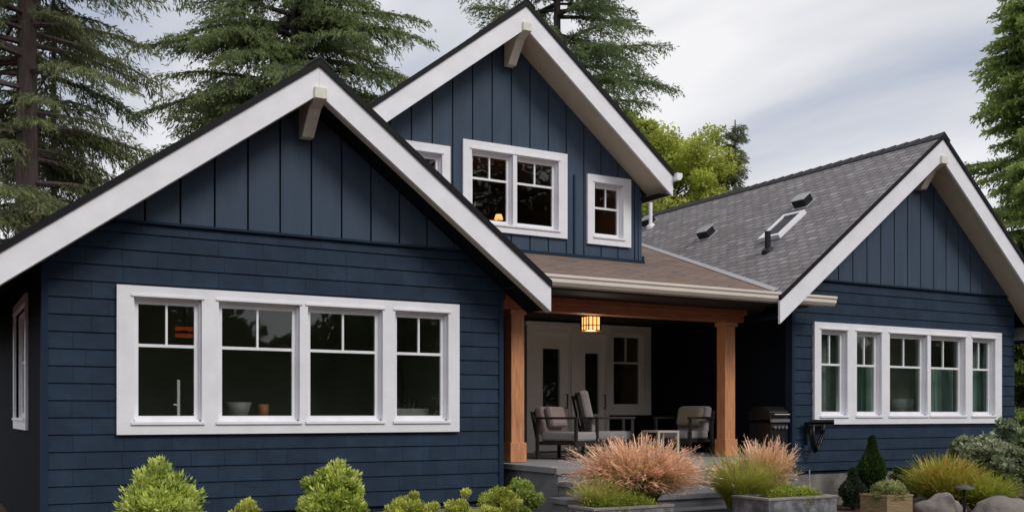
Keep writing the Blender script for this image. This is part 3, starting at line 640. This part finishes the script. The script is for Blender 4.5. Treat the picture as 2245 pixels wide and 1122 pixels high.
def conifer(name, label, x, y, Hh, Rm, zlo, c1, c2, trunk_r=.25, up=.25, droop=.55, dens=1., whorl=.42, spray=.2, wr=.2, seed=0, bare=0., prof=None, gappy=.15, barkm='bark', lean=(0, 0), hang=.5):
    rs = np.random.default_rng(seed); t = thing(name, label, 'tree', (x, y, 0), 0, 'conifers behind the house')
    tb = MB(); zs = [0, .15*Hh, .4*Hh, .7*Hh, Hh]; off = np.array([x, y, 0])
    cen = lambda z: np.array([x+lean[0]*z/Hh, y+lean[1]*z/Hh, z])
    tb.tube([cen(z) for z in zs], [trunk_r*1.25, trunk_r, trunk_r*.78, trunk_r*.42, .02], 14)
    lb = MB(); PV = []; PD = []; PL = []; TT = []
    z = zlo
    while z < Hh-.15:
        f = (z-zlo)/(Hh-zlo); Lm = Rm*(prof(f) if prof else (1-f)**.8)
        nb = rs.integers(4, 7)
        for _ in range(nb):
            if rs.random() < gappy: continue
            az = rs.random()*2*np.pi; Lb = max(.25, Lm*rs.uniform(.6, 1.12)); d = np.array([np.cos(az), np.sin(az), 0.]); perp = np.array([-d[1], d[0], 0])
            p0 = cen(z+rs.uniform(-.2, .2)); u_ = up*rs.uniform(.5, 1.4); dr = droop*rs.uniform(.6, 1.3)
            pos = lambda s: p0+d*Lb*s+np.array([0, 0, 1])*Lb*(u_*s-dr*s*s)
            if Lb > .6: lb.tube([pos(s) for s in (0, .35, .7, .97)], [.022*Lb+.008, .014*Lb+.006, .008*Lb+.004, .003], 5, cap=False)
            nt_ = max(4, int(Lb/.13*dens)); ss = np.linspace(.18+bare, 1, nt_)
            for s in ss:
                q = pos(s)
                for sg in (-1, 1):
                    lt = (.42*Lb*(1.08-s)+.14)*rs.uniform(.6, 1.2)*(.5+s if s < .4 else 1); dirt = d*.75+perp*sg*rs.uniform(.5, 1.1)+np.array([0, 0, rs.uniform(-.35, .12)]); dirt /= np.linalg.norm(dirt)
                    k = max(3, int(lt/.025*dens)); a = (np.arange(k)+rs.random(k))/k
                    pts = q+dirt*lt*a[:, None]+np.array([0, 0, -1])*lt*.35*(a**2)[:, None]+rs.normal(size=(k, 3))*.025
                    dd = dirt*.8+rs.normal(size=(k, 3))*.5+np.array([0, 0, -hang])
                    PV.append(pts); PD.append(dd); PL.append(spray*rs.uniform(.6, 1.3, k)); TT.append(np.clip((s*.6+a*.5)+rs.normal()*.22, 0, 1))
        z += whorl*rs.uniform(.75, 1.25)
    P = np.concatenate(PV); D = np.concatenate(PD); LN = np.concatenate(PL); T_ = np.concatenate(TT)
    V, F = quads(P, D, unit(len(P)), LN, LN*wr*.62)
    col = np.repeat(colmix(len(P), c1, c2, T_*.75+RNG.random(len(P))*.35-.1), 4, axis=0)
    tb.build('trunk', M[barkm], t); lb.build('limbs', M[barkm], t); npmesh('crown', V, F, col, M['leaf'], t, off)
    return t
def broadleaf(name, label, x, y, z0, centre, rad, n_cl, leaves, size, c1, c2, cat='tree', trunk_r=.2, clr=.28, group=None, mleaf='leaf', barkm='barkd', outward=.0, up=0., asp=.36, seed=1, shell=.55, taper=0):
    """trunk + limbs to clumps; clumps fill an ellipsoid"""
    rs = np.random.default_rng(seed); t = thing(name, label, cat, (x, y, z0), 0, group); off = np.array([x, y, z0])
    cx, cy, cz = centre; rad = np.array(rad); dirs = rs.normal(size=(n_cl, 3)); dirs /= np.linalg.norm(dirs, axis=1, keepdims=True)
    rr = shell+(1-shell)*rs.random(n_cl); CC = np.array([cx, cy, cz])+dirs*rr[:, None]*rad*rs.uniform(.8, 1.05, n_cl)[:, None]
    tp = 1-taper*np.clip((CC[:, 2]-cz)/rad[2]+.3, 0, 1.2); CC[:, 0] = cx+(CC[:, 0]-cx)*tp+.12*rad[0]*(CC[:, 2]-cz)/rad[2]; CC[:, 1] = cy+(CC[:, 1]-cy)*tp
    cr_ = clr*float(np.mean(rad))*rs.uniform(.5, 1.45, n_cl)
    tb = MB(); top = Vector((cx, cy, cz)); tb.tube([(x, y, z0), ((x+cx)/2, (y+cy)/2, (z0+cz)/2-.05*(cz-z0)), top], [trunk_r, trunk_r*.8, trunk_r*.45], 10)
    lb = MB()
    for c in CC[::max(1, n_cl//40)]: limb_mesh(lb, top-Vector((0, 0, rad[2]*.4*random.random())), c, trunk_r*.32, trunk_r*.05, 5)
    k = leaves//n_cl; P = []; D = []; T_ = []
    for c, r in zip(CC, cr_):
        u_ = rs.normal(size=(k, 3)); u_ /= np.linalg.norm(u_, axis=1, keepdims=True); q = (rs.random(k)**.45)[:, None]
        P.append(c+u_*q*r*np.array([1, 1, .8])); o_ = (c-np.array([cx, cy, cz]))/rad
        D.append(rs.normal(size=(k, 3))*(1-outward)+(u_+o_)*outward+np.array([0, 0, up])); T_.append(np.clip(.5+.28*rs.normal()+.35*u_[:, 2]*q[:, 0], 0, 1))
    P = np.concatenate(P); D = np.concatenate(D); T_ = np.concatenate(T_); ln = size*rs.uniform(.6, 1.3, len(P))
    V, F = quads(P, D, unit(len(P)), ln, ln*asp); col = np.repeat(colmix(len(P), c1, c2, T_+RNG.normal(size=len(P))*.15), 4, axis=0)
    tb.build('trunk', M[barkm], t); lb.build('limbs', M[barkm], t); npmesh('crown', V, F, col, M[mleaf], t, off)
    return t

# ------------------------------------------------------------------ trees behind
DG1, DG2 = (.022, .034, .012), (.085, .115, .038)
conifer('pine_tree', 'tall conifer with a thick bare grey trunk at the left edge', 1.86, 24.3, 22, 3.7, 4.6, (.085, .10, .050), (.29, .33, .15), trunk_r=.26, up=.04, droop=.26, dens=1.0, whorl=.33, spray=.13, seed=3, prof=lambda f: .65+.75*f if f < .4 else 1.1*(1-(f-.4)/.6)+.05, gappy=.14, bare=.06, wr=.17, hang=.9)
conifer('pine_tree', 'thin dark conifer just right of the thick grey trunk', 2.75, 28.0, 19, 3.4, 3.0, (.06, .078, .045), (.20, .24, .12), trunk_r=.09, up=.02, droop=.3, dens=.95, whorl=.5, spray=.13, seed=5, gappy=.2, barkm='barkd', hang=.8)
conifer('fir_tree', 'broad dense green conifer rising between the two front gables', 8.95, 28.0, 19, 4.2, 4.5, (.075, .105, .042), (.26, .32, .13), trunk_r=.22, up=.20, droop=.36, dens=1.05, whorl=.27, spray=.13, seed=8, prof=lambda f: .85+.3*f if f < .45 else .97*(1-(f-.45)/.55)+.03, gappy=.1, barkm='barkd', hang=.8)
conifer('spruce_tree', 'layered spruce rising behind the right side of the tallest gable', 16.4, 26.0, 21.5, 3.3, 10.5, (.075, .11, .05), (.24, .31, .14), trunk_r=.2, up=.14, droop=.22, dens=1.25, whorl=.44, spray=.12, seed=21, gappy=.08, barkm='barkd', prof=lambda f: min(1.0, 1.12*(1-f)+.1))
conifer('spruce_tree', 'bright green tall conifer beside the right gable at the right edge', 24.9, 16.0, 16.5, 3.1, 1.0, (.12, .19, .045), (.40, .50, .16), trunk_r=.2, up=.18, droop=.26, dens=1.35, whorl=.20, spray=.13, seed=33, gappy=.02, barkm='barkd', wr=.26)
conifer('spruce_tree', 'thin sparse spire tree behind the yellow-green crown', 22.7, 25.2, 11.0, 1.0, 5.0, (.12, .14, .10), (.28, .30, .18), trunk_r=.07, up=.1, droop=.2, dens=1.5, whorl=.26, spray=.15, seed=41, gappy=.15)
broadleaf('leafy_tree', 'round yellow-green broadleaf tree behind the dormer and the grey roof', 20.5, 27.0, 0, (20.5, 27.0, 8.2), (3.1, 2.6, 3.1), 120, 100000, .12, (.30, .36, .05), (.74, .78, .20), trunk_r=.22, clr=.22, seed=4, asp=.3)
broadleaf('leafy_tree', 'green broadleaf tree seen low past the right wall', 28.5, 19.0, 0, (28.5, 19.0, 3.6), (2.2, 2.2, 2.6), 50, 24000, .16, (.10, .16, .03), (.38, .46, .10), trunk_r=.16, clr=.26, seed=6)

# ------------------------------------------------------------------ neighbour house
t = thing('neighbour_house', 'small distant grey-roofed house past the right wall', 'house', (43, 28, 0))
b = MB(); b.box(40.5, 52, 28, 36, 0, 3.6); b.build('wall', M['nwall'], t)
b = MB(); b.prismX([(27.3, 3.45), (32, 6.0), (36.7, 3.45), (36.7, 3.65), (32, 6.25), (27.3, 3.65)], 39.9, 52.6); b.build('roof', M['nroof'], t)
b = MB(); b.box(39.9, 52.6, 27.25, 27.33, 3.3, 3.62); b.box(40.4, 52, 27.9, 27.99, 1.35, 1.6); b.box(42.2, 42.4, 27.9, 27.99, 1.6, 3.3); b.build('trim', M['white'], t)
b = MB(); b.box(42.5, 44.5, 27.93, 27.99, 1.7, 2.9); b.build('window', M['black'], t)

# ------------------------------------------------------------------ garden
YG1, YG2 = (.22, .32, .035), (.76, .82, .22)
def shrub(label, x, y, c, r, n_cl=44, leaves=9000, size=.045, c1=YG1, c2=YG2, seed=1, clr=.26, outward=.5, up=.5, name='shrub', group='light green shrubs along the front', asp=.20, shell=.5, taper=0):
    return broadleaf(name, label, x, y, 0, c, r, n_cl, leaves, size, c1, c2, 'shrub', .025, clr, group, 'leafs', 'barkd', outward, up, asp, seed, shell, taper)
shrub('tallest feathery light green shrub, in front of the left end of the long window', 1.87, 9.85, (1.86, 9.85, .50), (.44, .36, .53), 110, 17000, .055, seed=2, clr=.23, outward=.6, taper=.38)
shrub('wide fluffy light green shrub in front of the middle of the navy wall', 3.62, 10.05, (3.62, 10.05, .52), (.40, .36, .50), 110, 17000, .055, seed=3, clr=.23, outward=.6, taper=.2)
RY1, RY2 = (.27, .32, .035), (.76, .78, .20)
shrub('small round yellow shrub between the two taller green ones', 2.80, 10.4, (2.84, 10.4, .37), (.28, .24, .29), 30, 8000, .035, RY1, RY2, 5)
shrub('small round yellow-green shrub right of the wide fluffy one', 4.70, 10.6, (4.70, 10.6, .34), (.31, .26, .30), 30, 8000, .035, RY1, RY2, 6)
shrub('round yellow-green shrub left of the pair by the porch', 5.33, 10.3, (5.33, 10.3, .35), (.28, .22, .30), 30, 8000, .035, RY1, RY2, 7)
shrub('yellow-green shrub in the middle of the trio by the porch', 5.76, 10.45, (5.76, 10.45, .38), (.29, .24, .33), 30, 9000, .035, RY1, RY2, 8)
shrub('round green shrub closest to the porch steps', 6.34, 10.9, (6.34, 10.9, .42), (.28, .26, .29), 36, 11000, .04, (.14, .22, .03), (.50, .60, .15), 9)

def grass(label, x, y, z, Rr, Hh, nb, cg, ct, cp, plume=.5, seed=1, group='ornamental grasses', leanmax=1.15, name='ornamental_grass', wid=.004, plw=.010):
    rs = np.random.default_rng(seed); S = 6
    az = rs.random(nb)*2*np.pi; a0 = rs.random(nb)*.35; a1 = leanmax*np.sqrt(rs.random(nb))*1.25
    Ln = Hh*rs.uniform(.55, 1.22, nb)*(1-.12*a1/leanmax)*1.08; br = Rr*.22*np.sqrt(rs.random(nb)); ba = rs.random(nb)*2*np.pi
    p = np.stack([x+br*np.cos(ba), y+br*np.sin(ba), np.full(nb, z)], 1); d = np.stack([np.cos(az), np.sin(az), 0*az], 1); up_ = np.array([0, 0, 1.])
    V = []; Cc = []; side = np.cross(d, up_); pl = rs.random(nb) < plume*np.clip(1.75-1.2*a1/leanmax, .25, 1.6)
    tw = rs.normal(size=(nb, 1))*.7; side = side*np.cos(tw)+d*np.sin(tw)
    wob = rs.normal(size=(nb, 1))*.10
    for i in range(S+1):
        s = i/S; p = p+side*wob*(Ln/S)[:, None]*s*2; wv = np.where(pl, wid*.7+(plw if i in (4, 5) else 0)*rs.uniform(.6, 1.2, nb), wid*(1.15-s))[:, None]
        V.append(np.stack([p-side*wv, p+side*wv], 1))
        base = np.array(cg)*(1-s)+np.array(ct)*s
        cc = np.repeat(base[None], nb, 0)*rs.uniform(.75, 1.25, (nb, 1)); k_ = np.clip((s-.5)*3, 0, 1)
        cc = np.where(pl[:, None], cc*(1-k_)+np.array(cp)*rs.uniform(.8, 1.2, (nb, 1))*k_, cc); Cc.append(np.repeat(cc[:, None], 2, 1))
        ang = a0+(a1-a0)*s**.8
        p = p+(d*np.sin(ang)[:, None]*(Rr/Hh*1.1)+up_*np.cos(ang)[:, None])*(Ln/S)[:, None]
    V = np.stack(V, 1).reshape(nb, -1, 3); Cc = np.stack(Cc, 1).reshape(nb, -1, 3); K = 2*(S+1); F = []
    for i in range(S): F.append(np.stack([np.arange(nb)*K+2*i, np.arange(nb)*K+2*i+1, np.arange(nb)*K+2*i+3, np.arange(nb)*K+2*i+2], 1))
    # feathery bristles on plume tips
    tip = V[pl][:, 8:14].mean(1); td = (V[pl][:, 12]-V[pl][:, 8]); nbp = 9; P = np.repeat(V[pl][:, 8], nbp, 0)+np.repeat(td, nbp, 0)*rs.random((len(tip)*nbp, 1))
    Dq = np.repeat(td/np.linalg.norm(td, axis=1, keepdims=True), nbp, 0)+rs.normal(size=(len(P), 3))*.45
    V2, F2 = quads(P, Dq, unit(len(P)), .055*rs.uniform(.6, 1.3, len(P)), np.full(len(P), .0035)); c2 = np.repeat(np.array(cp)*rs.uniform(.8, 1.35, (len(P), 1)), 4, 0)
    V = V.reshape(-1, 3); n0 = len(V); o = npmesh(name, np.concatenate([V, V2]), np.concatenate([np.concatenate(F), F2+n0]), np.concatenate([Cc.reshape(-1, 3), c2]), M['leafs'], None, (x, y, z))
    o.location = (x, y, z); return tag(o, label, 'grass', group)
GG, GT, GP = (.13, .20, .02), (.40, .33, .11), (.62, .34, .23)
PK = (.93, .62, .44)
grass('big round clump of pink-plumed grass in the left stone planter', 6.98, 9.35, .46, .90, .655, 5600, GG, (.62, .50, .19), PK, .40, 1, leanmax=1.75)
grass('low yellow-green grass on the left side of the big pink-plumed clump', 6.25, 9.05, .42, .50, .36, 1900, (.16, .25, .02), (.62, .60, .16), (.6, .5, .2), .05, 2, leanmax=1.3)
grass('pink-plumed grass clump left of the grey planter box', 9.05, 9.50, .40 , .58, .66, 1900, GG, (.50, .50, .15), PK, .38, 3, leanmax=1.3)
grass('bright green arching grass at the front of the pink clump by the grey planter', 8.50, 9.35, .36 , .70, .60, 3900, (.22, .32, .02), (.60, .60, .12), (.5, .4, .2), .05, 4, leanmax=1.4)

def planter(label, x0, x1, y0, y1, z1, m='planter', rim='plantrim', group='stone planters'):
    t = thing('planter', label, 'planter', ((x0+x1)/2, (y0+y1)/2, 0), 0, group)
    b = MB(); k = .06
    for q in ((x0, x1, y0, y0+k), (x0, x1, y1-k, y1), (x0, x0+k, y0+k, y1-k), (x1-k, x1, y0+k, y1-k)): b.box(*q, 0, z1-.03)
    b.build('box', M[m], t)
    b = MB(); k = .07
    for q in ((x0-.01, x1+.01, y0-.01, y0+k), (x0-.01, x1+.01, y1-k, y1+.01), (x0-.01, x0+k, y0+k, y1-k), (x1-k, x1+.01, y0+k, y1-k)): b.box(*q, z1-.03, z1)
    b.build('rim', M[rim], t, bevel=.006)
    b = MB(); b.box(x0+.06, x1-.06, y0+.06, y1-.06, 0.02, z1-.06); b.build('soil', M['soil'], t)
    return t
planter('long grey stone planter in front of the porch steps, holding green ground cover', 8.20, 9.27, 8.55, 9.15, .55)
planter('low stone planter under the big pink grass clump', 5.95, 6.98, 8.72, 9.2, .53)
planter('small weathered wooden plank box in front of the right wall', 11.02, 11.52, 9.30, 9.75, .42, 'woodbox', 'woodbox', 'wooden planters')
shrub('low lime ground cover filling the grey stone planter', 8.85, 8.85, (8.85, 8.85, .53), (.40, .26, .09), 50, 11000, .03, (.16, .22, .02), (.42, .48, .08), 13, clr=.4, group='ground covers in planters', name='ground_cover')
shrub('low lime ground cover under the big pink grass clump', 6.4, 8.95, (6.4, 8.95, .51), (.46, .22, .09), 50, 11000, .03, (.16, .22, .02), (.42, .48, .08), 14, clr=.4, group='ground covers in planters', name='ground_cover')
shrub('pale green spilling plant in the wooden plank box', 11.27, 9.5, (11.27, 9.5, .45), (.27, .24, .12), 40, 9000, .035, (.14, .17, .04), (.46, .48, .20), 15, clr=.35, group='ground covers in planters', name='ground_cover')
# dwarf conifer and companions by the right wall
def dwarf(label, x, y, Hh, r, c1, c2, seed):
    rs = np.random.default_rng(seed); t = thing('dwarf_conifer', label, 'shrub', (x, y, 0)); n = 15000
    h_ = rs.random(n)**1.25; prof = (1-h_)**.6*(.72+.28*np.sin(h_*9+seed)); az = rs.random(n)*2*np.pi; q = rs.random(n)**.35
    P = np.stack([x+np.cos(az)*prof*r*q*(1+.14*np.sin(5*az+7*h_)), y+np.sin(az)*prof*r*q, .05+h_*(Hh-.05)], 1)
    D = np.stack([np.cos(az)*.6, np.sin(az)*.6, np.full(n, 1.1)], 1)+rs.normal(size=(n, 3))*.35; ln = .06*rs.uniform(.5, 1.3, n)
    V, F = quads(P, D, unit(n), ln, ln*.16); tb = MB(); tb.tube([(x, y, 0), (x, y, Hh*.9)], [.03, .005], 8); tb.build('trunk', M['barkd'], t)
    npmesh('crown', V, F, np.repeat(colmix(n, c1, c2), 4, 0), M['leafs'], t, (x, y, 0))
dwarf('dark green cone-shaped dwarf conifer in front of the right wall', 13.1, 11.35, 1.12, .33, (.02, .045, .012), (.07, .13, .03), 3)
dwarf('short dark bluish bush left of the cone-shaped conifer', 12.55, 11.25, .62, .26, (.02, .035, .018), (.09, .12, .07), 4)
shrub('small dark green bush against the foundation', 14.1, 11.5, (14.1, 11.5, .36), (.26, .22, .28), 24, 6000, .045, (.02, .04, .01), (.07, .12, .03), 21, group='dark green bushes', outward=.4)
grass('mounded golden bush with orange tips below the right window', 13.42, 10.25, .02, .80, .74, 5200, (.20, .27, .03), (.52, .54, .08), (.62, .42, .12), .12, 22, name='golden_mound', group='golden mounds', wid=.007, leanmax=1.4)
grass('lower yellow-green mound in front of the golden bush', 13.65, 9.75, .0, .66, .56, 4600, (.12, .22, .02), (.48, .52, .07), (.5, .48, .1), .04, 23, name='golden_mound', group='golden mounds', wid=.007, leanmax=1.45)
broadleaf('flowering_bush', 'loose grey-green leafy bush at the right corner of the house', 15.6, 10.9, 0, (15.6, 10.9, .72), (.85, .7, .62), 60, 7000, .085, (.08, .12, .05), (.42, .46, .28), 'shrub', .04, .26, None, 'leafs', 'barkd', .2, .1, .4, 31, .35)
broadleaf('leafy_bush', 'bright yellow-green bush at the far right edge beside the wall', 18.3, 12.0, 0, (18.5, 12.1, .95), (.7, .6, .62), 40, 9000, .07, (.15, .19, .02), (.50, .46, .06), 'shrub', .04, .3, None, 'leafs', 'barkd', .3, .2, .4, 32, .4)
broadleaf('leafy_bush', 'grey-green bush low in the right corner', 15.2, 9.6, 0, (15.2, 9.6, .42), (.6, .5, .42), 36, 8000, .06, (.06, .09, .03), (.30, .33, .16), 'shrub', .03, .3, None, 'leafs', 'barkd', .3, .2, .4, 34, .4)
def boulder(label, x, y, r, sc, seed):
    bm = bmesh.new(); bmesh.ops.create_icosphere(bm, subdivisions=4, radius=1)
    from mathutils import noise
    for v_ in bm.verts:
        n_ = v_.co.normalized(); k = 1+.28*noise.noise(n_*1.3+Vector((seed, 0, 0)))+.10*noise.noise(n_*3.5+Vector((0, seed, 0)))+.03*noise.noise(n_*11)
        v_.co = Vector((n_.x*k*sc[0], n_.y*k*sc[1], max(n_.z*k, -.3)*sc[2]))*r
    me = bpy.data.meshes.new('boulder'); bm.to_mesh(me); bm.free(); me.materials.append(M['boulder']); me.polygons.foreach_set('use_smooth', [True]*len(me.polygons))
    o = bpy.data.objects.new('boulder', me); C.objects.link(o); o.location = (x, y, r*sc[2]*.2); tag(o, label, 'boulder', 'garden boulders')
boulder('pale rounded boulder left of the path light', 12.05, 9.25, .36, (1.15, .8, .95), 3)
boulder('wide low boulder at the bottom right corner', 12.45, 8.55, .42, (1.5, .9, .80), 9)
boulder('small dark boulder behind the low corner boulder', 13.3, 9.0, .25, (1.3, 1, .9), 5)
t = thing('path_light', 'mushroom-shaped metal path light beside the pale boulder', 'lamp', (12.05, 8.9, 0))
b = MB(); b.tube([(12.05, 8.9, 0), (12.05, 8.9, .52)], .02, 10); b.build('pole', M['black'], t)
b = MB(); b.lathe([(.13, 0), (.125, .02), (.06, .045), (.02, .06)], (12.05, 8.9, .50), 20); b.build('shade', M['pathshade'], t)

# trees and hedges across the street, seen only as reflections in the glass
rs = np.random.default_rng(77); n = 230000; P = []
for k in range(46):
    cx_ = -45+2.6*k+rs.normal()*.6; hh = rs.uniform(5, 9) if rs.random() < .7 else rs.uniform(11, 16)
    if 18 < cx_ < 30.3 or 34.5 < cx_ < 42: hh = rs.uniform(17.5, 19.5)
    elif 30 < cx_ < 34.5: hh = 14.5
    elif 10.5 < cx_ < 17.9: hh = rs.uniform(4.6, 6.2)
    m_ = n//46; u_ = unit(m_)*(rs.random((m_, 1))**.4)
    P.append(np.array([cx_, -24+rs.normal()*1.5, hh*.5])+u_*np.array([3.0, 1.8, hh*.55]))
P = np.concatenate(P); ln = rs.uniform(.28, .5, len(P)); V, F = quads(P, rs.normal(size=P.shape), unit(len(P)), ln, ln*.35)
tag(npmesh('far_treeline', V, F, np.repeat(colmix(len(P), (.02, .03, .012), (.06, .09, .03)), 4, 0), M['leaf']), 'mass of dark trees across the street, behind the viewer', 'trees', None, 'stuff')
